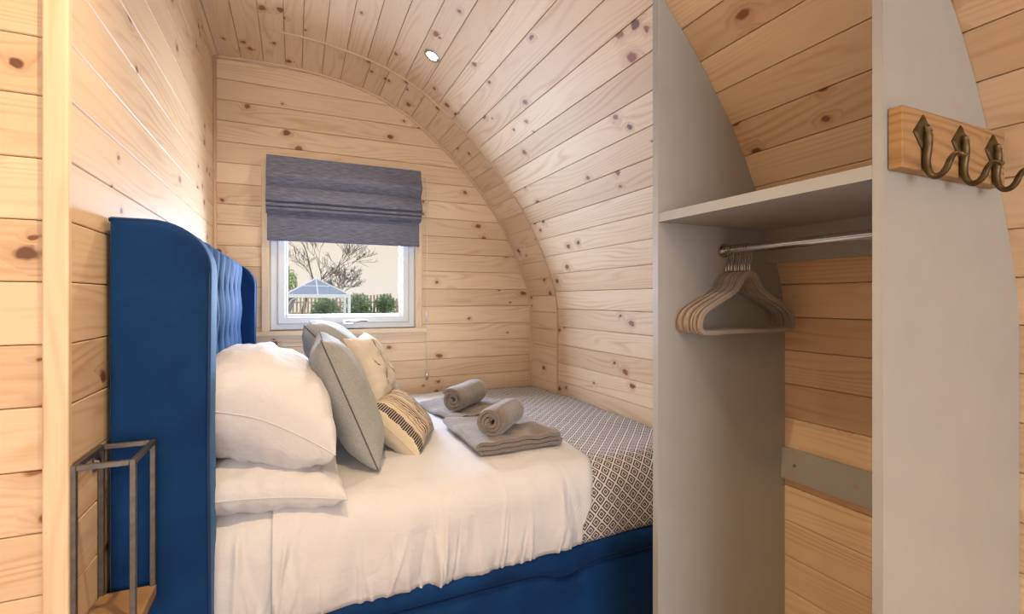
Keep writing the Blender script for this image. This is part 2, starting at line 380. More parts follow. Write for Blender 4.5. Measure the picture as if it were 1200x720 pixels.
# plank joints along the arc
s0 = s_of_x(-.12)
joints = [s0 + q for q in (-.36, -.255, -.145, -.035, .073, .158, .2615, .3656, .4706, .5718, .682, .788, .896, 1.004, 1.111, 1.217, 1.325, 1.434, 1.541, 1.651, 1.758, 1.864, 1.974, 2.089,
                           2.201, 2.31, 2.42, 2.532, 2.645, 2.758, 2.872, 2.99, 3.108, 3.22, 3.335, 3.445)]
def run(js, y0, y1, lo=None):
    for a, b in zip(js, js[1:]):
        A, B = at_s(a), at_s(b); L = (B - A).length
        if y0 < D2 - .1 and A.x < -.14: yy = D - .002
        elif y0 >= D2 and A.x < -.14: continue
        else: yy = y1
        par = ceil if B.y > .9 else wr
        plank([(0, .0008), (yy - y0, .0008), (yy - y0, L - .0008), (0, L - .0008)], (A.x, y0, A.y), (0, 1, 0), (B.x - A.x, 0, B.y - A.y), par)
run(joints, -.5, D2)
js2 = [j for j in joints if at_s(j).x < .3 and at_s(j).y > 1] + [j + .024 for j in joints if not (at_s(j).x < .3 and at_s(j).y > 1)]
run([j for j in js2 if j <= SA[-1]], D2, D - .002)
# hidden rest of the pod: plain boards of one wide run
mb = MB()
for (sa, sb, ya, yb) in ((0, joints[0], -4.6, D), (joints[0], SA[-1], -4.6, -.5)):
    ss = [s for s in [sa] + [q for q in SA if sa < q < sb] + [sb]]
    for a, b in zip(ss, ss[1:]):
        A, B = at_s(a), at_s(b); mb.add([(A.x, ya, A.y), (B.x, ya, B.y), (B.x, yb, B.y), (A.x, yb, A.y)], [(0, 1, 2, 3)])
struct(mb.build('wall_left', PINE_TRIM))

# back wall with the window hole
wb = setting('wall_back', (.5, D, -H))
zj = [1.30 - .1121 * k for k in range(0, 23)]; zj = [1.33] + zj
WX0, WX1, WZ0, WZ1 = -.128, .690, -.178, .7395
for zt, zb in zip(zj, zj[1:]):
    zb = max(zb, -H); 
    if zt - zb < .02: zb = zt - .02
    ze = min(zt, 1.3125)
    g = .0008; xt = x_of_z(min(ze, 1.3)) if ze < 1.3 else .3; xb = x_of_z(min(zb, 1.30)); xt += .004; xb += .004
    X0 = XL - .01
    segs = []
    if zb >= WZ1 or zt <= WZ0: segs = [[(X0, zb + g), (xb, zb + g), (xt, zt - g), (X0, zt - g)]]
    elif zb >= WZ0 and zt <= WZ1: segs = [[(X0, zb + g), (WX0, zb + g), (WX0, zt - g), (X0, zt - g)], [(WX1, zb + g), (xb, zb + g), (xt, zt - g), (WX1, zt - g)]]
    elif zt > WZ1: segs = [[(X0, zb + g), (WX0, zb + g), (WX0, WZ1), (WX1, WZ1), (WX1, zb + g), (xb, zb + g), (xt, zt - g), (X0, zt - g)]]
    else: segs = [[(X0, zb + g), (xb, zb + g), (xt, zt - g), (WX1, zt - g), (WX1, WZ0), (WX0, WZ0), (WX0, zt - g), (X0, zt - g)]]
    for sg in segs: plank(sg, (0, D, 0), (1, 0, 0), (0, 0, 1), wb)
mb = MB()
for a, b in (((-1.9, D + .017, -H), (WX0, D + .12, 1.45)), ((WX1, D + .017, -H), (1.7, D + .12, 1.45)), ((WX0, D + .017, WZ1), (WX1, D + .12, 1.45)), ((WX0, D + .017, -H), (WX1, D + .12, WZ0))): mb.box(a, b)
mb.build('wall_core', GAP, wb)
# partition: left wall of the bed nook and its end towards the living room
wl = setting('wall_partition', (-.5, 2, -H)); wn = setting('wall_partition_end', (-.9, YN, -H))
pj = [1.318, 1.23, 1.11, .99, .87, .745, .625, .497, .386, .267, .15, .033, -.086, -.204, -.324, -.443, -.561, -.68, -.80, -.92, -1.04, -H]
for zt, zb in zip(pj, pj[1:]):
    zt2 = min(zt, 1.306); plank([(0, zb + .0008), (D - YN - .004, zb + .0008), (D - YN - .004, zt2 - .0008), (0, zt2 - .0008)], (XL, YN + .004, 0), (0, 1, 0), (0, 0, 1), wl)
    plank([(0, zb + .0008), (.6, zb + .0008), (.6, zt2 - .03), (0, zt2 - .03)] if zt > 1.3 else [(0, zb + .0008), (.6, zb + .0008), (.6, zt2 - .0008), (0, zt2 - .0008)], (-1.03, YN + .012, 0), (1, 0, 0), (0, 0, 1), wn)
box('wall_core', (-.50, YN + .03, -H), (XL - .017, D, 1.33), GAP, wl)
box('wall_core', (-1.75, YN + .03, -H), (-.43, YN + .1, 1.33), PINE_TRIM, wn)
mb = MB().box((-1.73, YN + .012, -H), (-1.03, YN + .028, 1.2)); mb.build('plain_board', PINE_TRIM, wn)
# corner post with rounded edge
o = box('trim_2', (-.432, YN - .002, -H), (XL + .003, YN + .018, 1.31), PINE_POST, None, .004, 3); struct(o)
# scotia beads
def bead(name, pts, r):
    m_ = MB(); m_.tube(pts, r, 8); o = m_.build(name, BEADM, None, True); return struct(o)
ps = [s_of_x(-.13)]
arc = [s_of_x(-.13) + (SA[-1] - s_of_x(-.13)) * k / 60 for k in range(61)]
bead('trim_3', [(at_s(s).x, D2, at_s(s).y) for s in arc], .0062)
arc2 = [s_of_x(XL) + (SA[-1] - .02 - s_of_x(XL)) * k / 64 for k in range(65)]
bead('trim_4', [(at_s(s).x - .002, D - .004, at_s(s).y - .003) for s in arc2], .009)
bead('trim_5', [(XL + .006, D - .006, -H + .01), (XL + .006, D - .006, 1.30)], .009)
# front end of the cabin, behind the camera
wf = setting('wall_front', (0, -4.6, -H))
box('gable', (-1.9, -4.68, -H), (1.7, -4.6, 1.45), PINE_TRIM, wf)

# ---------------- window ----------------
win = setting('window_1', (.28, D, WZ0))
mb = MB(); F = lambda a, b: mb.box(a, b)
x0, x1, z0, z1 = -.127, .689, -.177, .734
def ring(mb, x0, x1, z0, z1, t, ya, yb):
    mb.box((x0, ya, z0), (x0 + t, yb, z1)); mb.box((x1 - t, ya, z0), (x1, yb, z1)); mb.box((x0 + t, ya, z0), (x1 - t, yb, z0 + t)); mb.box((x0 + t, ya, z1 - t), (x1 - t, yb, z1))
def ringb(name, x0, x1, z0, z1, t, ya, yb, m, par, ch=.006):
    # mitred picture-frame with bevelled inner and outer front edges (front at ya)
    prof = [(0, yb), (0, ya + ch), (ch, ya), (t - ch, ya), (t, ya + ch), (t, yb)]
    vs = []
    for (i, yy) in prof: vs += [(x0 + i, yy, z0 + i), (x1 - i, yy, z0 + i), (x1 - i, yy, z1 - i), (x0 + i, yy, z1 - i)]
    k = len(prof); fs = []
    for a in range(k):
        b = (a + 1) % k
        for c in range(4): d = (c + 1) % 4; fs.append((a * 4 + c, a * 4 + d, b * 4 + d, b * 4 + c))
    return obj(name, vs, fs, m, par)
fr = ringb('window_frame', x0, x1, z0, z1, .044, D + .015, D + .085, UPVC, win)
ringb('sash', x0 + .036, x1 - .036, z0 + .034, z1 - .036, .046, D + .002, D + .06, UPVC, win, .008)
ringb('glazing_bead', x0 + .078, x1 - .078, z0 + .076, z1 - .078, .014, D + .018, D + .05, UPVC, win, .006)
box('pane', (x0 + .08, D + .032, z0 + .08), (x1 - .08, D + .038, z1 - .08), GLASS, win)
# handle
mb = MB().box((.262, D - .008, -.143), (.318, D + .004, -.121)); hb = mb.build('handle', CHROME, win); hb['label'] = 'silver window handle'
MB().tube([(.285, D - .004, -.132), (.285, D - .03, -.130)], .008, 10).tube([(.275, D - .03, -.130), (.30, D - .034, -.129), (.35, D - .034, -.128), (.395, D - .032, -.127)], [.008, .009, .007, .006], 8).build('lever', CHROME, hb, True)
box('reveal_left', (x0 - .008, D - .004, z0), (x0, D + .03, z1), PINE_TRIM, win); box('reveal_right', (x1, D - .004, z0), (x1 + .008, D + .03, z1), PINE_TRIM, win)
box('architrave', (-.168, D - .016, -.18), (-.128, D + .001, .775), PINE_POST, win, .003, 1)
box('architrave', (.690, D - .016, -.18), (.730, D + .001, .775), PINE_POST, win, .003, 1)
box('architrave', (-.128, D - .016, .735), (.690, D + .001, .775), PINE_TRIM, win, .003, 1)
box('window_sill', (-.195, D - .028, -.205), (.757, D + .02, -.178), PINE_TRIM, win, .004, 2)

# ---------------- roman blind ----------------
bl = thing('roman_blind', 'blue-grey woven roman blind folded half up over the window', 'blind', (.28, 2.95, .31))
def sect(pts, th, name, x0=-.141, x1=.709):
    # a cloth fold: closed section in Y-Z
    pts = [Vector(p) for p in pts]; L = len(pts); a_, b_ = [], []
    for i, p in enumerate(pts):
        t = (pts[min(i + 1, L - 1)] - pts[max(i - 1, 0)]).normalized(); nn = Vector((t.y, -t.x)) * th / 2; a_.append(p + nn); b_.append(p - nn)
    poly = a_ + b_[::-1]; vs = []; n_ = len(poly); cols = 13
    for c in range(cols):
        x = x0 + (x1 - x0) * c / (cols - 1)
        for p in poly: 
            wv = .0022 * math.sin(x * 9 + p.y * 20) * min(1, max(0, (.78 - p.y) * 6)); vs.append((x, p.x + wv, p.y))
    fs = [tuple(range(n_)), tuple((cols - 1) * n_ + i for i in range(n_))[::-1]]
    for c in range(cols - 1):
        for i in range(n_): j = (i + 1) % n_; fs.append((c * n_ + i, c * n_ + j, (c + 1) * n_ + j, (c + 1) * n_ + i))
    return smooth_by_angle(obj(name, vs, fs, BLIND, bl), 50)
sect([(2.936, .790), (2.926, .74), (2.908, .70), (2.892, .682), (2.892, .668), (2.944, .619)], .005, 'fold')
sect([(2.948, .63), (2.930, .612), (2.912, .58), (2.902, .553), (2.904, .541), (2.940, .527)], .005, 'fold', -.143, .711)
sect([(2.950, .55), (2.936, .536), (2.914, .524), (2.913, .515), (2.945, .504)], .005, 'fold', -.143, .711)
sect([(2.955, .53), (2.940, .512), (2.922, .502), (2.921, .493), (2.953, .474)], .005, 'fold', -.143, .711)
sect([(2.962, .56), (2.958, .48), (2.955, .42), (2.954, .358)], .004, 'cloth_panel', -.138, .703)
sect([(2.953, .357), (2.948, .352), (2.948, .332), (2.953, .325), (2.957, .34), (2.956, .357)], .003, 'hem', -.138, .703)
box('head_rail', (-.139, 2.942, .745), (.705, 2.984, .786), BLIND, bl)
cordt = thing('blind_cord', 'thin white blind cord with small pull hanging right of window', 'cord', (.756, 2.975, -.49))
MB().tube([(.700, 2.975, .765), (.756, 2.972, .755), (.757, 2.975, .3), (.757, 2.978, -.2), (.757, 2.978, -.46)], .0017, 6).build('cord', UPVC, cordt, True)
MB().tube([(.757, 2.978, -.455), (.757, 2.978, -.463), (.757, 2.978, -.485), (.757, 2.978, -.505), (.757, 2.978, -.508)], [.003, .006, .008, .007, .003], 10).build('pull', CHROME, cordt, True)
cl = MB().tube([(.757, D - .0, -.11), (.757, D - .018, -.11)], .006, 8).tube([(.757, D - .02, -.14), (.757, D - .022, -.08)], .005, 8).build('cord_cleat', UPVC, None, True)
tag(cl, 'small white plastic cord cleat screwed to wall beside window sill', 'cleat')

# ---------------- bed ----------------
bed = thing('bed', 'king bed upholstered in navy blue velvet with winged buttoned headboard', 'bed', (.55, 2.15, -H))
BX0, BX1, BY0, BY1 = -.385, 1.47, 1.37, 2.955
# lower base panels and the proud top rail
def wavy_rail():
    vs = []; fs = []; nx = 60; prof = [(0, -.848), (-.012, -.853), (-.019, -.868), (-.020, -.89), (-.014, -.905), (-.004, -.916), (.0, -.925), (-.006, -.94), (-.008, -1.0), (-.006, -1.1), (-.002, -1.17), (.004, -1.188)]
    for i in range(nx + 1):
        x = -.26 + (BX1 + .26) * i / nx
        dz = -.030 * math.exp(-((x - .84) / .075) ** 2)
        for (dy, z) in prof:
            zz = z + (dz if -.93 < z < -.88 else 0)
            dyy = dy + .004 * noise.noise(Vector((x * 4, z * 6, 3)))
            vs.append((x, 1.428 + dyy, zz))
    k = len(prof)
    for i in range(nx):
        for j in range(k - 1): fs.append((i * k + j, i * k + j + 1, (i + 1) * k + j + 1, (i + 1) * k + j))
    n0 = len(vs)
    return vs, fs
vs, fs = wavy_rail(); o = obj('side_panel', vs, fs, VELVET, bed, smooth=True)
box('base', (-.27, 1.431, -1.17), (BX1, BY1 - .06, -.85), VELVET, bed, .01)
MB().tube([(x, 1.421 + .003 * math.sin(x * 9), -.9195 - .030 * math.exp(-((x - .84) / .075) ** 2)) for x in [(-.18 + 1.64 * k / 70) for k in range(71)]], .0035, 6).build('piping', VELVET_P, bed, True)
for (fx, fy) in ((-.2, 1.5), (1.40, 1.5), (-.2, 2.8), (1.40, 2.8)): box('foot', (fx - .03, fy - .03, -H), (fx + .03, fy + .03, -1.165), GAP, bed)
def wing(y0, y1, lab=None):
    # side outline in X-Z, extruded and rounded
    xb, xf, zt = -.385, -.186, .190; R = .125; pts = [(xb, -H + .02), (xb, zt)]
    for k in range(0, 13):
        a = PI / 2 - (PI / 2) * k / 12; pts.append((xf - R + R * math.cos(a) , zt - R * .95 + R * .95 * math.sin(a)))
    pts.append((xf - .004, -.35)); pts.append((xf, -.85)); pts.append((xf, -H + .02))
    bm = bmesh.new(); vv = [bm.verts.new((p[0], y0, p[1])) for p in pts]; f = bm.faces.new(vv)
    r = bmesh.ops.extrude_face_region(bm, geom=[f]); bmesh.ops.translate(bm, verts=[g for g in r['geom'] if isinstance(g, bmesh.types.BMVert)], vec=(0, y1 - y0, 0))
    es = [e_ for e_ in bm.edges if abs(e_.verts[0].co.y - e_.verts[1].co.y) < 1e-6]
    bmesh.ops.bevel(bm, geom=es, offset=.022, segments=4, affect='EDGES', profile=.6)
    wg = smooth_by_angle(from_bm('wing', bm, VELVET, bed), 60)
    for yy in (y0, y1):
        sg = 1 if yy == y0 else -1
        pp = [(p[0] - (.008 if i > 2 else 0), yy + sg * .008, p[1] - (.008 if p[1] > .05 else 0)) for i, p in enumerate(pts[1:])]
        MB().tube(pp, .0048, 8).build('piping', VELVET_P, wg, True)
    return wg
wing(1.368, 1.492); wing(2.835, 2.952)
# tufted centre panel
TY0, TY1, TX, TZ0, TZ1 = 1.485, 2.84, -.285, -.86, .192
cols = [TY0 + .06 + .154 * k for k in range(9)]
rows = [.052 - .19 * k for k in range(6)]
btn = [(cy_, rz) for k, rz in enumerate(rows) for cy_ in cols]
def tuft(y, z):
    d = .0
    ph = min(abs(y - c) for c in cols)
    pleat = math.exp(-(ph / .014) ** 2) * .012
    zz = min(abs(z - r) for r in rows); fade = .55 + .45 * math.cos(min(1, zz / .095) * PI)
    puff = .034 * min(1, ph / .077) ** .5
    g = 0
    g = .028 * math.exp(-((ph / .026) ** 2 + (zz / .026) ** 2))
    edge = min(1, (z - TZ0) / .03, (TZ1 - z) / .03, (y - TY0) / .02, (TY1 - y) / .02); edge = math.sin(max(0, edge) * PI / 2)
    wr_ = .0015 * noise.noise(Vector((y * 22, z * 14, 0)))
    return (.012 + puff - pleat - g + wr_ + .003 * math.cos((z - rows[0]) / .19 * 2 * PI) * -1) * edge
ny, nz = 230, 110; vs = []; fs = []
for j in range(nz + 1):
    z = TZ0 + (TZ1 - TZ0) * j / nz
    for i in range(ny + 1):
        y = TY0 + (TY1 - TY0) * i / ny; vs.append((TX + tuft(y, z), y, z))
for j in range(nz):
    for i in range(ny): a = j * (ny + 1) + i; fs.append((a, a + 1, a + ny + 2, a + ny + 1))
tp = obj('tufted_panel', vs, fs, VELVET, bed, smooth=True)
box('headboard_back', (-.385, 1.46, -1.1), (TX + .004, 2.86, .190), VELVET, bed, .012)
bmesh_btn = None
for (by, bz) in btn:
    if bz < -.35: continue
    pr_ = [(TX + tuft(by, bz) - .002 + a, r) for a, r in ((0, .011), (.005, .0105), (.008, .007), (.0092, .001))]
    vs = []; fs = []
    for (xx, r) in pr_:
        for k in range(10): vs.append((xx, by + r * math.cos(k * PI / 5), bz + r * math.sin(k * PI / 5)))
    for a in range(3):
        for k in range(10): fs.append((a * 10 + k, a * 10 + (k + 1) % 10, a * 10 + 10 + (k + 1) % 10, a * 10 + 10 + k))
    fs.append(tuple(range(30, 40))); obj('button', vs, fs, VELVET, tp, smooth=True)

# ---------------- mattress, sheet, duvet, throw ----------------
mt = box('mattress', (-.245, 1.445, -.855), (1.455, 2.925, -.605), COTTON, None, .105, 5, True); tag(mt, 'thick mattress on the blue bed, under the white bedding', 'mattress')
def sec(t, top, yn, zb, bulge=.0):
    """cross-section of bedding: t 0 at the far edge .. 1 at the near hem"""
    yf = 2.945; R = .115
    Ltop = (yf - (yn + R)); La = R * PI / 2; Ls = (top - R) - zb; L = Ltop + La + Ls; s = t * L
    if s < Ltop: y = yf - s; return y, top + bulge * math.sin(PI * min(1, s / Ltop)) ** .8, s, 0
    if s < Ltop + La: a = (s - Ltop) / R; return yn + R - R * math.sin(a), top - R + R * math.cos(a), s, a / (PI / 2)
    q = s - Ltop - La; return yn - .008 * math.sin(PI * min(1, q / max(Ls, .01)) * .9), top - R - q, s, 1 + q / Ls
def drape(name, xa, xb, top, yn, zb, m, nx, nt_, th, fold=.012, seed=0, bulge=.02, lip=None, hemf=None, ff=22, xedge=None, ncr=0):
    rg = random.Random(seed * 7 + 1); creases = [(rg.uniform(xa, xb), rg.choice((.004, .006, .009, .016)), rg.uniform(.003, .009) * rg.choice((1, 1, -.7)), rg.uniform(.2, 1.4), rg.uniform(-.06, .05)) for _ in range(ncr)]
    vs = []; uv = []; fs = []
    for i in range(nx + 1):
        u = i / nx
        for j in range(nt_ + 1):
            t = j / nt_; y, z, s, k = sec(t, top, yn, zb if hemf is None else hemf(xa + (xb - xa) * u), bulge)
            x1_ = xb if xedge is None else xedge(k); x = xa + (x1_ - xa) * u
            amp = fold * (min(1, k) ** 1.5) * (.45 + .55 * max(0, k - 1))
            f = math.sin(x * ff + 2.2 * noise.noise(Vector((x * 3.1, seed, 0))) * 3 + k * .7) * .6 + noise.noise(Vector((x * 15, seed + 3, k * .8))) * 1.1
            pin = min(1, max(0, (2.0 - k) * 3)) if k > 1 else 1
            if creases and k > .25:
                for (cx_, cw, ca, ck, sl) in creases:
                    q_ = (x - cx_ - sl * (k - 1.5)) / cw
                    if abs(q_) < 3: y -= ca * math.exp(-q_ * q_) * min(1, max(0, (k - ck) * 1.6)); z += (ca * .5 * math.exp(-q_ * q_) * min(1, max(0, (k - ck) * 2))) if k < 1 else 0
            y -= amp * (f * .6 + .45) * (.35 + .65 * pin)
            if k < 1.2: z += .007 * noise.noise(Vector((x * 5, y * 5, seed))) * 1.2 + .004 * noise.noise(Vector((x * 13, y * 13, seed + 5)))
            zr = 0
            if lip:
                e_ = (x1_ - x) / lip
                if e_ < 1:
                    dd = lip * .75 * (1 - math.sqrt(max(0, 1 - (1 - e_) ** 2)))
                    if k < 1: z -= dd * math.cos(k * PI / 2); y += dd * math.sin(k * PI / 2)
                    else: y += dd * .3
            vs.append((x, y, z)); uv.append((x, s))
    k_ = nt_ + 1
    for i in range(nx):
        for j in range(nt_): a = i * k_ + j; fs.append((a, a + 1, a + k_ + 1, a + k_))
    o = obj(name, vs, fs, m, None, smooth=True, uvs=uv)
    md = o.modifiers.new('thickness', 'SOLIDIFY'); md.thickness = th; md.offset = -1 if True else 1
    return o
sh = drape('fitted_sheet', -.262, .10, -.587, 1.437, -.875, COTTON, 90, 80, .003, ncr=14, fold=.007, seed=9, bulge=.004, ff=30)
tag(sh, 'white fitted sheet over mattress at the headboard end, tucked behind blue rail', 'sheet')
dv = drape('duvet', -.055, .945, -.580, 1.416, -.850, COTTON, 330, 110, .012, ncr=58, fold=.020, seed=2, bulge=.024, lip=.035, ff=27, hemf=lambda x: -.862 + .016 * x + .004 * math.sin(x * 8), xedge=lambda k: 1.01 - .06 * min(1.6, k) - (.01 * max(0, k - 1)))
tag(dv, 'puffy white duvet spread over the bed, hanging down its near side', 'duvet')
th_ = drape('bed_throw', .90, 1.478, -.592, 1.426, -.85, THROW, 60, 110, .006, fold=.008, seed=4, bulge=.016, ff=14, hemf=lambda x: -.848 + .02 * (x - .9))
tag(th_, 'dark and white geometric patterned throw across the foot of bed', 'throw')

# ---------------- pillows and cushions ----------------
def soft(name, W_, Hh, T, centre, lean, yaw, m, m2=None, piping=None, seed=0, roll=0, wr=.006, ear=.07, sag=0, power=.42, label='', cat='pillow', group=None, nseg=34, bulk=.0):
    """pillow: W_ along local u (bed's cross direction), Hh along local v, T thick along w (front)"""
    root_parts = []
    uD = Vector((0, 1, 0)); vD = Vector((-math.sin(lean), 0, math.cos(lean))); wD = vD.cross(uD) * -1
    wD = uD.cross(vD)
    R = Matrix.Rotation(yaw, 3, 'Z') @ Matrix((uD, vD, wD)).transposed() @ Matrix.Rotation(roll, 3, 'Z')
    cen = Vector(centre); n_ = nseg
    def P(a, b, side):
        # a,b in -1..1 ; sides pulled in between pointed corners
        x = a * (1 - ear * (1 - b * b) * abs(a) ** 2); y = b * (1 - ear * (1 - a * a) * abs(b) ** 2)
        h = max(0, (1 - abs(a) ** 2.6)) ** power * max(0, (1 - abs(b) ** 2.6)) ** power
        # pinch creases running into the corners and along the seams
        fold_ = wr * .55 * (1 - abs(noise.noise(Vector((a * 3.2 + b * 2 + seed * 3, b * 2.4 - a, side * 5 + seed)))) * 5.0) ; cr_ = max(fold_, -wr * .4) + wr * (noise.noise(Vector((a * 2.2 + seed, b * 2.2, side * 2))) * 1.4 + noise.noise(Vector((a * 6 + seed, b * 6, side * 3))) * .5)
        ed = 1 - max(abs(a), abs(b)); puc = wr * .5 * math.sin((a if abs(b) > abs(a) else b) * 26 + seed) * math.exp(-ed * 9) * (1 if ed > .01 else 0)
        w_ = side * (T / 2 * h) + (cr_ * h ** .5 + puc)
        return cen + R @ Vector((x * W_ / 2, y * Hh / 2, w_)) + Vector((0, 0, -sag * (abs(a) * abs(b)) ** 1.5))
    vs = []; uv = []; idx = {}
    fs = []; fm = []
    for side in (1, -1):
        for i in range(n_ + 1):
            for j in range(n_ + 1):
                a = math.sin((-1 + 2 * i / n_) * PI / 2 * .92) / math.sin(PI / 2 * .92); b = math.sin((-1 + 2 * j / n_) * PI / 2 * .92) / math.sin(PI / 2 * .92)
                rim = i in (0, n_) or j in (0, n_)
                if side == -1 and rim: idx[(side, i, j)] = idx[(1, i, j)]; continue
                idx[(side, i, j)] = len(vs)
                p = P(a, b, 0 if rim else side); vs.append(p); uv.append(((a + 1) / 2, (b + 1) / 2))
        for i in range(n_):
            for j in range(n_): fs.append([idx[(side, i, j)], idx[(side, i + 1, j)], idx[(side, i + 1, j + 1)], idx[(side, i, j + 1)]]); fm.append(1 if (m2 and side == 1) else 0)
    cnt = vs[0].copy(); zmin = min(v.z for v in vs); base = Vector((cen.x, cen.y, zmin))
    rim = [vs[idx[(1, i, 0)]] for i in range(n_)] + [vs[idx[(1, n_, j)]] for j in range(n_)] + [vs[idx[(1, i, n_)]] for i in range(n_, 0, -1)] + [vs[idx[(1, 0, j)]] for j in range(n_, 0, -1)]
    t_ = thing(name, label, cat, base, group)
    if m2:
        fa = [f for f, k in zip(fs, fm) if k == 0]; fb = [f for f, k in zip(fs, fm) if k == 1]
        def sub(ff_):
            used = sorted({i for f in ff_ for i in f}); mp = {q: k for k, q in enumerate(used)}
            return [vs[q] for q in used], [[mp[q] for q in f] for f in ff_], [uv[q] for q in used]
        for nm, ff_, mm_ in (('back', fa, m), ('front', fb, m2)):
            v2, f2, u2 = sub(ff_); obj(nm, v2, f2, mm_, t_, smooth=True, uvs=u2)
    else: obj('cover', vs, fs, m, t_, smooth=True, uvs=uv)
    if piping: MB().tube(rim, .0024, 6, closed=True).build('piping', piping, t_, True)
    else: MB().tube(rim, .0016, 6, closed=True).build('seam', m, t_, True)
    return t_
rad = math.radians
def pil(cx, cy_, cz, W_, Hh, T, lean, yaw, seed, label, grp='white bed pillows', **k):
    return soft('pillow', W_, Hh, T, (cx, cy_, cz), lean, yaw, COTTON, None, None, seed, 0, .011, .11, label=label, cat='pillow', group=grp, nseg=44, **k)
pil(-.060, 1.785, -.540, .72, .42, .165, rad(84), rad(-2), 1, 'lower white pillow of near stack, flattened under a plump one', sag=.0)
pil(-.102, 1.790, -.330, .68, .42, .32, rad(66), rad(3), 5, 'plump upper white pillow of near stack beside the headboard wing', power=.36, sag=.03)
pil(-.055, 2.530, -.535, .70, .42, .17, rad(86), rad(2), 8, 'lower white pillow of far stack, nearest the window wall', sag=.02)
pil(-.080, 2.500, -.385, .66, .42, .30, rad(66), rad(-2), 12, 'upper white pillow of far stack, nearest the window wall', power=.36, sag=.03)
soft('grey_cushion', .46, .465, .17, (.170, 1.845, -.345), rad(22), rad(-2), LINEN, None, DARK_CORD, 3, rad(0), .006, .10, label='large plain grey cushion with dark piping, nearest of the leaning cushions', cat='cushion', group='large grey cushions')
soft('grey_cushion', .46, .60, .22, (.250, 2.36, -.330), rad(42), rad(-4), LINEN, None, DARK_CORD, 6, 0, .006, .10, label='large pale grey cushion behind the cream printed one', cat='cushion', group='large grey cushions')
soft('cream_cushion', .34, .31, .15, (.285, 2.08, -.292), rad(24), rad(-20), CREAM, STAR, None, 9, 0, .007, .13, label='small cream cushion with thin dark line print, resting above the striped one', cat='cushion')
soft('striped_cushion', .37, .27, .15, (.388, 1.93, -.485), rad(47), rad(-23), CREAM, STRIPE, None, 15, 0, .005, .10, label='small cream cushion with brown striped woven front lying lowest', cat='cushion')

# ---------------- towels ----------------
def folded(name, x0, x1, y0, y1, z, th, yaw, label, seed):
    # serpentine of towelling, three layers, extruded along Y with soft waves
    pts = []; r = th * .62
    L0, L1 = x0 + r, x1 - r
    def line(a, b, zz, n_=14): return [(a + (b - a) * k / n_, zz) for k in range(n_ + 1)]
    def arc_(cx, cz, r_, s): return [(cx + s * r_ * math.sin(a), cz - r_ * math.cos(a)) for a in [PI * k / 8 for k in range(1, 8)]]
    pts += line(x1 - .03, L0, 0); pts += arc_(L0, r * 2, r * 2, -1)[:]; pts += line(L0, L1, r * 4)
    inner = line(x1 - .02, L0 + .012, r * 1.35)[::-1]
    mb_ = []
    path = line(L0 + .01, L1, 0) + arc_(L1, r, r, 1) + line(L1, L0 + .014, 2 * r)   # bottom, right turn, middle
    path2 = line(L1 - .01, L0, 4 * r * .98)[::-1]
    path = path + [(L0 + .004 - .006 * math.sin(a), 3 * r - r * math.cos(a) * -1 * -1) for a in [PI * k / 6 for k in range(1, 6)]] + line(L0 + .004, L1 + .004, 4 * r)
    vs = []; fs = []; ny_ = 20; P_ = [Vector(p) for p in path]; K = len(P_); sec_ = []
    outer, innr = [], []
    for i, p in enumerate(P_):
        t = (P_[min(i + 1, K - 1)] - P_[max(i - 1, 0)]).normalized(); nn = Vector((-t.y, t.x)) * th * .5; outer.append(p + nn); innr.append(p - nn)
    poly = outer + innr[::-1]; m_ = len(poly); rot = Matrix.Rotation(yaw, 3, 'Z'); cx, cy_ = (x0 + x1) / 2, (y0 + y1) / 2
    for j in range(ny_ + 1):
        y = y0 + (y1 - y0) * j / ny_; f = min(1, j / 1.2, (ny_ - j) / 1.2)
        for p in poly:
            wz = .0075 * noise.noise(Vector((p.x * 16, y * 11, seed))) + .0025 * noise.noise(Vector((p.x * 40, y * 20, seed + 1)))
            q = rot @ Vector((p.x - cx, y - cy_ + .006 * noise.noise(Vector((p.x * 10, p.y * 60, seed + y))), 0)); vs.append((q.x + cx, q.y + cy_, z + th / 2 + p.y + wz * (1 + p.y / .03)))
    for j in range(ny_):
        for i in range(m_): k = (i + 1) % m_; fs.append((j * m_ + i, j * m_ + k, (j + 1) * m_ + k, (j + 1) * m_ + i))
    for j in (0, ny_):
        for i in range(K - 1): fs.append((j * m_ + i, j * m_ + i + 1, j * m_ + m_ - 2 - i, j * m_ + m_ - 1 - i))
    o = obj(name, vs, fs, TOWEL, None, smooth=True); smooth_by_angle(o, 50); return tag(o, label, 'towel', 'folded bath towels')
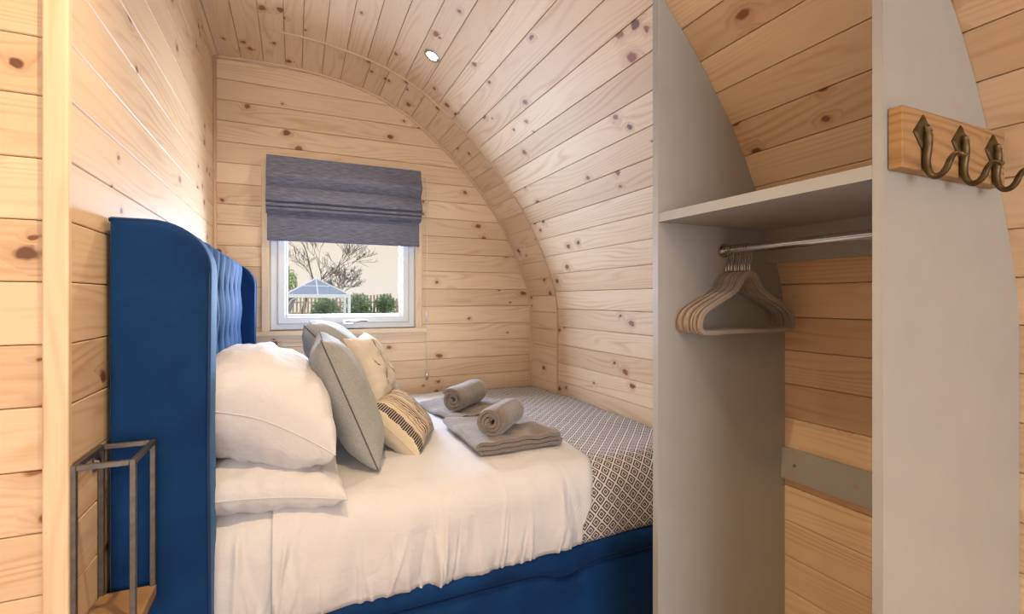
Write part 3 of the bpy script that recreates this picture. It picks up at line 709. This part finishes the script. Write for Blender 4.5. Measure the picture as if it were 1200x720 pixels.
def rolled(name, a, b, r, label, seed, flap=0):
    a, b = Vector(a), Vector(b); ax = (b - a).normalized(); up = Vector((0, 0, 1)); sd = ax.cross(up).normalized()
    turns = 3.0; N_ = 120; th = r / (turns + .55); sp_ = []
    for k in range(N_ + 1):
        t = k / N_; ang = t * turns * 2 * PI; rr = th * .55 + (r - th * .5 - th * .55) * t
        wob = 1 + .05 * math.sin(ang * 3 + seed) * (1 - t) + .03 * math.sin(ang * 1.0)
        sp_.append(Vector((math.cos(ang + seed) * rr * wob, math.sin(ang + seed) * rr * wob)))
    outer, innr = [], []
    for i, p in enumerate(sp_):
        t = (sp_[min(i + 1, N_)] - sp_[max(i - 1, 0)]).normalized(); nn = Vector((-t.y, t.x)) * th * .34; outer.append(p - nn); innr.append(p + nn)
    K = len(sp_); poly = outer + innr[::-1]; m_ = len(poly); nl = 12; vs = []; fs = []; L = (b - a).length
    for j in range(nl + 1):
        f = j / nl; rnd = 1 - .10 * (1 - min(1, min(f, 1 - f) * nl / 1.5)) ** 2
        sft = 1 + .03 * math.sin(f * 5 + seed)
        for i, p in enumerate(poly):
            tt = (i if i < K else m_ - 1 - i) / K
            off = .016 * noise.noise(Vector((tt * 9, seed, 0))) * (1 if f < .5 else -1) * (1 - min(1, 4 * min(f, 1 - f)))
            q = p * rnd * sft; q = Vector((q.x, q.y * .95)); vs.append(a + ax * (L * f + off) + sd * q.x + up * q.y)
    for j in range(nl):
        for i in range(m_): k = (i + 1) % m_; fs.append((j * m_ + i, j * m_ + k, (j + 1) * m_ + k, (j + 1) * m_ + i))
    for j in (0, nl):
        for i in range(K - 1): fs.append((j * m_ + i, j * m_ + i + 1, j * m_ + m_ - 2 - i, j * m_ + m_ - 1 - i))
    o = obj(name, vs, fs, TOWEL, None); smooth_by_angle(o, 50); return tag(o, label, 'towel', 'rolled hand towels')
folded('folded_towel', .590, .945, 1.63, 2.03, -.565, .0135, rad(1), 'folded mushroom-grey towel nearest the bed edge, under the rolled one', 2)
folded('folded_towel', .60, .95, 2.06, 2.48, -.565, .0125, rad(9), 'folded mushroom-grey towel further from the bed edge, towards the window wall', 5)
rolled('rolled_towel', (.672, 1.690, -.464), (.838, 1.86, -.464), .070, 'rolled mushroom-grey towel on the nearer folded towel', 1.0)
rolled('rolled_towel', (.665, 2.14, -.466), (.850, 2.32, -.466), .070, 'rolled mushroom-grey towel on the farther folded towel', 2.6)

# ---------------- wall shelf of steel bar ----------------
ws = thing('wall_shelf', 'open rectangular grey steel frame wall shelf with a wooden base, beside headboard', 'shelf', (-.34, 1.27, -.70))
sx0, sx1, sy0, sy1, sz0, sz1 = XL + .001, -.291, 1.192, 1.350, -.690, -.322; b_ = .0105
for px in (sx0, sx1 - b_):
    for py in (sy0, sy1 - b_): box('post', (px, py, sz0), (px + b_, py + b_, sz1), STEEL, ws, .001, 1)
for py in (sy0, sy1 - b_): box('rail', (sx0 + b_, py, sz1 - b_), (sx1 - b_, py + b_, sz1), STEEL, ws, .001, 1); box('rail', (sx0 + b_, py, sz0), (sx1 - b_, py + b_, sz0 + b_), STEEL, ws, .001, 1)
for px in (sx0, sx1 - b_): box('rail', (px, sy0 + b_, sz1 - b_), (px + b_, sy1 - b_, sz1), STEEL, ws, .001, 1); box('rail', (px, sy0 + b_, sz0), (px + b_, sy1 - b_, sz0 + b_), STEEL, ws, .001, 1)
box('wooden_base', (sx0 + .002, sy0 + .002, sz0 + b_), (sx1 + .001, sy1 - .002, sz0 + b_ + .024), MANGO, ws, .002, 2)
box('fixing_plate', (sx0, 1.310, -.372), (sx0 + .003, 1.340, -.333), STEEL, ws)
MB().tube([(sx0 + .002, 1.325, -.352), (sx0 + .009, 1.325, -.352)], .006, 10).build('screw', CHROME, ws)

# ---------------- wardrobe ----------------
wd = thing('wardrobe', 'open-fronted grey built-in wardrobe with curved back following the pod wall', 'wardrobe', (1.23, .81, -H))
XF = .968
def side(y0, y1, xf):
    poly = [(xf, -H + .001), (xf, z_of_x(xf) - .001)]; sa = s_of_x(xf); se = s_of_z(-.1)
    for k in range(1, 50): p = at_s(sa + (se - sa) * k / 50); poly.append((p.x - .001, p.y - .001))
    poly += [(1.497, -.12), (1.497, -H + .001)]
    m_ = MB().prism(poly, 1, y0, y1); return m_.build('side_panel', GREY, wd)
side(.521, .539, .977); side(1.094, 1.116, .957)
sz = .2235
xs_ = x_of_z(sz + .026) - .003; MB().prism([(.9765, .539), (.9585, 1.094), (xs_, 1.094), (xs_, .539)], 2, sz, sz + .026).build('shelf', GREY, wd)
bt = box('back_batten', (1.401, .539, .118), (1.4185, 1.094, sz), GREY, wd)
bb = box('lower_batten', (1.478, .539, -.594), (1.4975, 1.094, -.491), GREY, wd, .001, 1)
def screw(p, par, ax=0, r=.0055):
    q = Vector(p); d = Vector((-.0025, 0, 0)); MB().tube([q, q + d], r, 10).tube([q + d * 1.01, q + d * 1.3], r * .35, 6).build('screw', CHROME, par)
for yy, zz in ((.86, -.543), (1.045, -.540)): screw((1.478, yy, zz), bb)
for yy, zz in ((.69, .185), (1.0, .175)): screw((1.401, yy, zz), bt)
rl = MB().tube([(1.212, .539, .150), (1.212, 1.094, .150)], .0125, 20).build('hanging_rail', CHROME, wd, True); smooth_by_angle(rl, 50)
for yy in (.5392, 1.086): MB().tube([(1.212, yy, .150), (1.212, yy + .0075, .150)], .022, 20).build('rail_socket', CHROME, wd)

# hangers
def hanger_mesh():
    half = [(0, 0), (.014, -.001), (.028, -.010), (.040, -.030), (.052, -.046), (.080, -.062), (.120, -.080), (.160, -.099), (.180, -.112), (.191, -.130), (.1935, -.150), (.188, -.163), (.175, -.168), (.10, -.168), (0, -.168)]
    pts = half + [(-x, z) for x, z in half[-2:0:-1]]
    # smooth closed curve by Chaikin
    for _ in range(1):
        q = []
        for i in range(len(pts)): a, b = pts[i], pts[(i + 1) % len(pts)]; q += [(a[0] * .75 + b[0] * .25, a[1] * .75 + b[1] * .25), (a[0] * .25 + b[0] * .75, a[1] * .25 + b[1] * .75)]
        pts = q
    n_ = len(pts); vs = []; fs = []; wdt = .0062
    for i, p in enumerate(pts):
        a, b = Vector(pts[i - 1]), Vector(pts[(i + 1) % n_]); t = (b - a).normalized(); nn = Vector((-t.y, t.x)) * wdt; P_ = Vector(p)
        if p[1] < -.16: nn *= .9
        elif p[1] > -.03: nn *= 1.35
        for (s_, y) in ((1, -.0024), (1.0, .0024), (-1, .0024), (-1, -.0024)): q = P_ + nn * s_; vs.append(Vector((q.x, y, q.y)))
    for i in range(n_):
        j = (i + 1) % n_
        for k in range(4): l = (k + 1) % 4; fs.append((i * 4 + k, i * 4 + l, j * 4 + l, j * 4 + k))
    return vs, fs
hv, hf = hanger_mesh()
hy = 1.001; HT = .078   # first hanger: nearest
hg = thing('coat_hanger', 'nearest taupe velvet coat hanger on the chrome rail, seen whole in front', 'hanger', (1.218, hy, .1652), 'taupe velvet coat hangers')
dz = HT - .004
body = obj('body', [v + Vector((1.218, hy, dz)) for v in hv], hf, HANGER, hg, smooth=False)
hk = []
hk += [(1.218, hy, dz - .006), (1.218, hy, dz + .022), (1.219, hy, dz + .032), (1.226, hy, dz + .044)]
for k in range(0, 15):
    a = rad(-35 + k * 16); hk.append((1.212 + .0155 * math.cos(a), hy, .1485 + .0155 * math.sin(a)))
MB().tube(hk, .0015, 6).build('hook', CHROME, hg, True)
lab2 = ['second taupe velvet coat hanger from the front, slightly turned', ] 
ords = ['second', 'third', 'fourth', 'fifth', 'sixth', 'seventh', 'eighth', 'ninth', 'tenth', 'eleventh']
yy = hy
for k in range(11):
    yy += .0078
    r_ = hg.copy(); C.objects.link(r_); r_.location = (1.218 + random.uniform(-.0015, .0015), yy, .1652); r_.rotation_euler = (0, rad(random.uniform(-1.2, 1.2)), rad(-k * .25 + random.uniform(-.6, .6)))
    WP[r_.name] = Vector((1.218, yy, .1652))
    r_['label'] = ('last taupe velvet hanger, furthest back on the rail against the grey panel' if k == 10 else ords[k] + ' taupe velvet hanger counted from the open end of the rail')
    for ch in list(hg.children):
        c_ = ch.copy(); C.objects.link(c_); c_.parent = r_

# coat hook board
HB = thing('hook_board', 'chunky brown wooden board with three curled aged brass coat hooks', 'coat rack', (1.177, .51, .237))
bx0, bx1, by0, by1, bz0, bz1 = .990, 1.364, .497, .5205, .237, .349
box('board', (bx0, by0, bz0), (bx1, by1, bz1), MANGO_FACE, HB, .0018, 2)
for hx in (1.054, 1.184, 1.311):
    zc = .305; s_ = .032
    vs = []
    for (k, yy_, sc) in ((0, by0, 1.0), (1, by0 - .002, 1.0), (2, by0 - .0045, .86)):
        vs += [(hx - s_ * sc * 1.0, yy_, zc), (hx, yy_, zc - s_ * sc * 1.08), (hx + s_ * sc * 1.0, yy_, zc), (hx, yy_, zc + s_ * sc * 1.08)]
    fs = [(0, 1, 2, 3), (8, 9, 10, 11)] + [(a * 4 + i, a * 4 + (i + 1) % 4, a * 4 + 4 + (i + 1) % 4, a * 4 + 4 + i) for a in (0, 1) for i in range(4)]
    pl = obj('hook_plate', vs, fs, BRASS, HB)
    ctl = [(.0, -.006, .012), (.0, -.008, .002), (.0, -.009, -.012), (.0, -.008, -.03), (.0, -.006, -.053), (.0, -.010, -.072), (.0, -.018, -.082), (.0, -.028, -.081), (.0, -.036, -.072), (.0, -.041, -.059), (.0, -.047, -.050), (.0, -.055, -.050), (.0, -.063, -.057)]
    # catmull-rom
    pts = []
    for i in range(len(ctl) - 1):
        p0, p1, p2, p3 = [Vector(ctl[min(max(q, 0), len(ctl) - 1)]) for q in (i - 1, i, i + 1, i + 2)]
        for k in range(4):
            t = k / 4; pts.append(.5 * ((2 * p1) + (p2 - p0) * t + (2 * p0 - 5 * p1 + 4 * p2 - p3) * t * t + (3 * p1 - p0 - 3 * p2 + p3) * t ** 3))
    pts.append(Vector(ctl[-1])); L = len(pts)
    rs = []
    for i in range(L):
        f = i / (L - 1); rs.append(.0055 + .0015 * math.sin(min(1, f * 2.2) * PI) - .0025 * max(0, f - .7) / .3 + (.0012 if f > .95 else 0))
    MB().tube([(hx + p.x, by0 + p.y, zc + p.z) for p in pts], rs, 10).build('hook', BRASS, pl, True)
    MB().tube([(hx, by0 - .010, zc + .006), (hx, by0 - .0165, zc + .006), (hx, by0 - .0175, zc + .006)], [.0052, .005, .002], 12).build('screw', CHROME, pl)
    MB().tube([(hx + .004, by1 - .012, bz0 + .001), (hx + .004, by1 - .012, bz0 - .004)], .005, 8)

# ---------------- ceiling downlights ----------------
SPOT = emit('lamp_glow', (1, .93, .82), 60)
def down(x, y, power, label, size=rad(125), tint=(1, .86, .72)):
    z = z_of_x(x); tn = (at_s(s_of_x(x) + .01) - at_s(s_of_x(x) - .01)).normalized(); nd = Vector((tn.y, 0, -tn.x)).normalized()   # inward normal
    p = Vector((x, y, z)); t_ = thing('downlight', label, 'light', p, 'recessed ceiling downlights')
    q = nd.orthogonal().normalized(); r2 = nd.cross(q)
    def lathe(nm, prof, m):
        vs = []; fs = []; K = 24
        for (r, h) in prof:
            for k in range(K): a = 2 * PI * k / K; vs.append(p + nd * h + q * r * math.cos(a) + r2 * r * math.sin(a))
        for a in range(len(prof) - 1):
            for k in range(K): fs.append((a * K + k, a * K + (k + 1) % K, a * K + K + (k + 1) % K, a * K + K + k))
        if prof[-1][0] < .03: fs.append(tuple((len(prof) - 1) * K + k for k in range(K)))
        o = obj(nm, vs, fs, m, t_, smooth=True); smooth_by_angle(o, 40); return o
    lathe('bezel', [(.042, .0), (.042, .003), (.038, .006), (.030, .006), (.027, .002), (.027, -.006)], CHROME)
    lathe('bulb', [(.027, -.002), (.020, .001), (.008, .003)], SPOT)
    l = bpy.data.lights.new('lamp', 'SPOT'); l.energy = power; l.color = tint; l.spot_size = size; l.spot_blend = .8; l.shadow_soft_size = .022
    o = bpy.data.objects.new('lamp', l); C.objects.link(o); o.parent = t_; o.location = nd * .012; o.rotation_euler = nd.to_track_quat('-Z', 'Y').to_euler()
down(.60, 2.26, 22, 'recessed downlight in the pine ceiling above the foot of the bed')
down(.04, .70, 52, 'added fill downlight at the crown of the vault between bed and wardrobe', tint=(1, .72, .42))  # added out of view to warm the wardrobe pine and the near pillows
down(.60, .75, 14, 'recessed ceiling downlight nearest the wardrobe, above the walkway', tint=(1, .66, .36))
down(.60, -.75, 42, 'recessed ceiling downlight behind the viewpoint', tint=(1, .80, .58))
down(-.55, -.75, 34, 'recessed ceiling downlight on the far side of the living area', tint=(1, .80, .58))

# ---------------- garden outside ----------------
GZ = -1.5
LAWN = plain('lawn_green', (.16, .26, .07), .9, nscale=3, namt=.4)
gr = MB().box((-30, 3.6, GZ - .1), (40, 60, GZ)).build('ground', LAWN); struct(gr)
GREYP = plain('pale_grey_gazebo_cover', (.27, .31, .38), .6, nscale=3); FR = plain('white_gazebo_frame', (.72, .74, .78), .5)
gz = thing('gazebo', 'white framed garden gazebo with pale grey hipped roof outside the window', 'gazebo', (.88, 22.6, GZ))
gx0, gx1, gy0, gy1, ez, az = -.36, 2.12, 21.6, 23.6, .19, .90; ax_, ay_ = .84, 22.6
for nm, pa, pb in (('roof_panel', (gx0, gy0), (gx1, gy0)), ('roof_panel', (gx1, gy0), (gx1, gy1)), ('roof_panel', (gx1, gy1), (gx0, gy1)), ('roof_panel', (gx0, gy1), (gx0, gy0))):
    obj(nm, [(pa[0], pa[1], ez), (pb[0], pb[1], ez), (ax_, ay_, az), (pa[0], pa[1], ez - .02), (pb[0], pb[1], ez - .02), (ax_, ay_, az - .03)], [(0, 1, 2), (3, 5, 4), (0, 3, 4, 1), (1, 4, 5, 2), (2, 5, 3, 0)], GREYP, gz)
for p in ((gx0, gy0), (gx1, gy0), (gx1, gy1), (gx0, gy1)):
    MB().tube([(p[0], p[1], ez + .01), (ax_, ay_, az + .01)], .03, 6).build('hip_rafter', FR, gz)
    box('post', (p[0] - .06, p[1] - .06, GZ), (p[0] + .06, p[1] + .06, ez), FR, gz)
MB().tube([((gx0 + gx1) / 2, gy0, ez + .01), (ax_, ay_, az + .01)], .03, 6).build('rafter', FR, gz)
MB().tube([(gx0 + .62, gy0 + .5, ez + .375), (gx1 - .62, gy0 + .5, ez + .375)], .022, 6).build('purlin', FR, gz)
box('eave_beam', (gx0 - .03, gy0 - .05, ez - .12), (gx1 + .03, gy0 + .03, ez + .02), FR, gz); box('eave_beam', (gx0 - .03, gy1, ez - .12), (gx1 + .03, gy1 + .06, ez + .02), FR, gz)
for sx, s_ in ((gx0 + .06, 1), (gx1 - .06, -1)):
    MB().tube([(sx, gy0, ez - .62), (sx + s_ * .05, gy0, ez - .4), (sx + s_ * .2, gy0, ez - .2), (sx + s_ * .42, gy0, ez - .1)], .025, 6).build('corner_brace', FR, gz, True)
CUR = plain('grey_mauve_curtain', (.25, .22, .26), .9)
MB().prism([(gx0 + .12, ez - .12), (gx0 + .42, ez - .12), (gx0 + .28, ez - .55), (gx0 + .10, ez - 1.0), (gx0 + .0, ez - 1.0)], 1, gy0 + .05, gy0 + .12).build('curtain', CUR, gz)
tub = MB(); K = 28
pr_ = [(1.05, GZ), (1.08, -.86), (1.1, -.80), (1.02, -.765), (.3, -.74)]; vs = []; fs = []
for r, z in pr_:
    for k in range(K): vs.append((.86 + r * math.cos(2 * PI * k / K), 22.6 + r * .8 * math.sin(2 * PI * k / K), z))
for a in range(4):
    for k in range(K): fs.append((a * K + k, a * K + (k + 1) % K, a * K + K + (k + 1) % K, a * K + K + k))
fs.append(tuple(4 * K + k for k in range(K))); o = obj('hot_tub', vs, fs, FR, None, smooth=True); smooth_by_angle(o, 40); tag(o, 'pale low round tub standing under the garden gazebo', 'hot tub')
# fence
FEN = plain('weathered_fence', (.40, .31, .22), .8, nscale=6, namt=.25)
fn = thing('garden_fence', 'weathered vertical slat fence running behind the garden gazebo', 'fence', (2.2, 27, GZ))
x = -1.0
while x < 5.6:
    top = .10 + .05 * math.sin(x * 3) + (.18 if x > 3 else 0) - (.25 if x > 4.8 else 0)
    box('slat', (x, 27, GZ), (x + .10, 27.03, top), FEN, fn); x += .175
for zz in (-.2, -.95): box('fence_rail', (-1.0, 27.03, zz), (5.6, 27.08, zz + .08), FEN, fn)
# foliage
def leaves(name, centre, radii, nleaf, size, m, label, cat, seed, group=None):
    rg = random.Random(seed); vs = []; fs = []
    t_ = thing(name, label, cat, (centre[0], centre[1], GZ), group)
    for k in range(nleaf):
        d = Vector((rg.gauss(0, 1), rg.gauss(0, 1), rg.gauss(0, 1))).normalized() * (rg.random() ** .35)
        d *= 1 + .25 * noise.noise(d * 3 + Vector((seed, 0, 0)))
        p = Vector(centre) + Vector((d.x * radii[0], d.y * radii[1], d.z * radii[2]))
        if p.z < GZ: p.z = GZ + rg.random() * .2
        a = Vector((rg.gauss(0, 1), rg.gauss(0, 1), rg.gauss(0, 1))).normalized() * size * rg.uniform(.6, 1.3); b = a.orthogonal().normalized() * size * .4; n_ = len(vs)
        vs += [p - a, p + b, p + a, p - b]; fs.append((n_, n_ + 1, n_ + 2, n_ + 3))
    o = obj('leaves', vs, fs, m, t_); o['kind'] = 'stuff'
    MB().tube([(centre[0], centre[1], GZ), (centre[0] + .05, centre[1], centre[2])], [.07, .03], 6).build('stem', BARK, t_)
    return t_
BARK = plain('bark', (.17, .15, .12), .9, nscale=12, namt=.4)
LEAFD = plain('leaf_mid_green', (.15, .24, .10), .7, nscale=2, namt=.5); LEAFL = plain('leaf_pale_green', (.28, .38, .10), .7, nscale=2, namt=.4)
leaves('ivy_shrub', (2.95, 26.0, -.45), (.75, .6, .75), 2600, .07, LEAFD, 'rounded dark green ivy shrub right of the gazebo, against the fence', 'shrub', 1)
leaves('ivy_shrub', (4.42, 26.3, -.25), (.55, .5, .50), 1300, .07, LEAFD, 'smaller ivy mound further right along the garden fence', 'shrub', 2)
leaves('garden_shrub', (1.35, 24.9, -.45), (.62, .5, .52), 1600, .07, LEAFD, 'leafy shrub seen through the open gazebo', 'shrub', 3)
leaves('garden_shrub', (3.75, 25.0, -.98), (.85, .5, .22), 900, .06, LEAFL, 'low bright green shrub in front of fence foot', 'shrub', 4)
leaves('garden_shrub', (-.55, 28.5, .9), (.75, .6, .9), 1300, .08, LEAFL, 'pale green leafy bush rising behind gazebo roof at left', 'shrub', 5)
leaves('garden_shrub', (4.9, 25.5, -.85), (.55, .5, .25), 500, .06, LEAFD, 'low dark shrub at the right end of the fence', 'shrub', 6)
# bare tree
def tree(name, base, h, label, seed, spread=1.0, lean=(0, 0)):
    rg = random.Random(seed); mbt, mbw = MB(), MB()
    def grow(p, d, L, r, lev):
        n_ = 4; pts = [p]; q = p.copy(); dd = d.copy()
        for k in range(n_):
            dd = (dd + Vector((rg.gauss(0, .16), rg.gauss(0, .16), rg.gauss(0, .10) + .03))).normalized(); q = q + dd * L / n_; pts.append(q.copy())
        r = max(r, .013); rs = [r * (1 - .45 * k / n_) for k in range(n_ + 1)]; (mbt if lev < 2 else mbw).tube(pts, rs, 5 if lev < 2 else 3, cap=False)
        if lev < 6:
            for c in range(3 if lev < 5 else 2):
                i = rg.choice((2, 3, 4)); az_ = rg.random() * 2 * PI; s_ = Vector((math.cos(az_), math.sin(az_), rg.uniform(-.15, .5))) * spread
                grow(pts[i], (dd + s_ * rg.uniform(.55, 1.0)).normalized(), L * rg.uniform(.62, .80), rs[i] * .58, lev + 1)
    grow(Vector(base), Vector((lean[0], lean[1], 1)).normalized(), h * .33, h * .016, 0)
    t_ = thing(name, label, 'tree', base); mbt.build('trunk', BARK, t_); o = mbw.build('twigs', BARK, t_); o['kind'] = 'stuff'; return t_
tree('bare_tree', (.35, 29, GZ), 8.2, 'bare branching tree with fine twigs behind the gazebo', 4, lean=(.1, 0))
tree('bare_tree', (2.6, 31, GZ), 4.6, 'smaller bare tree with sparse twigs further right', 11)
# cottage in the distance
TERR = plain('terracotta_brick', (.55, .25, .16), .8, nscale=8)
ct = thing('cottage', 'tiny terracotta brick cottage far beyond the fence', 'house', (9.4, 52, GZ))
box('wall', (9.0, 51, GZ), (10.1, 53, -.75), TERR, ct)
MB().prism([(8.9, -.75), (10.2, -.75), (9.55, -.35)], 1, 50.9, 53.1).build('roof', FEN, ct); box('chimney', (9.35, 51.5, -.55), (9.55, 51.8, .05), TERR, ct); box('window', (9.4, 50.97, -1.2), (9.7, 51.02, -.9), FR, ct)

# ---------------- lift everything so that the floor is at z = 0 ----------------
for o in S.objects:
    if o.parent is None and o.type != 'CAMERA': o.location.z += H
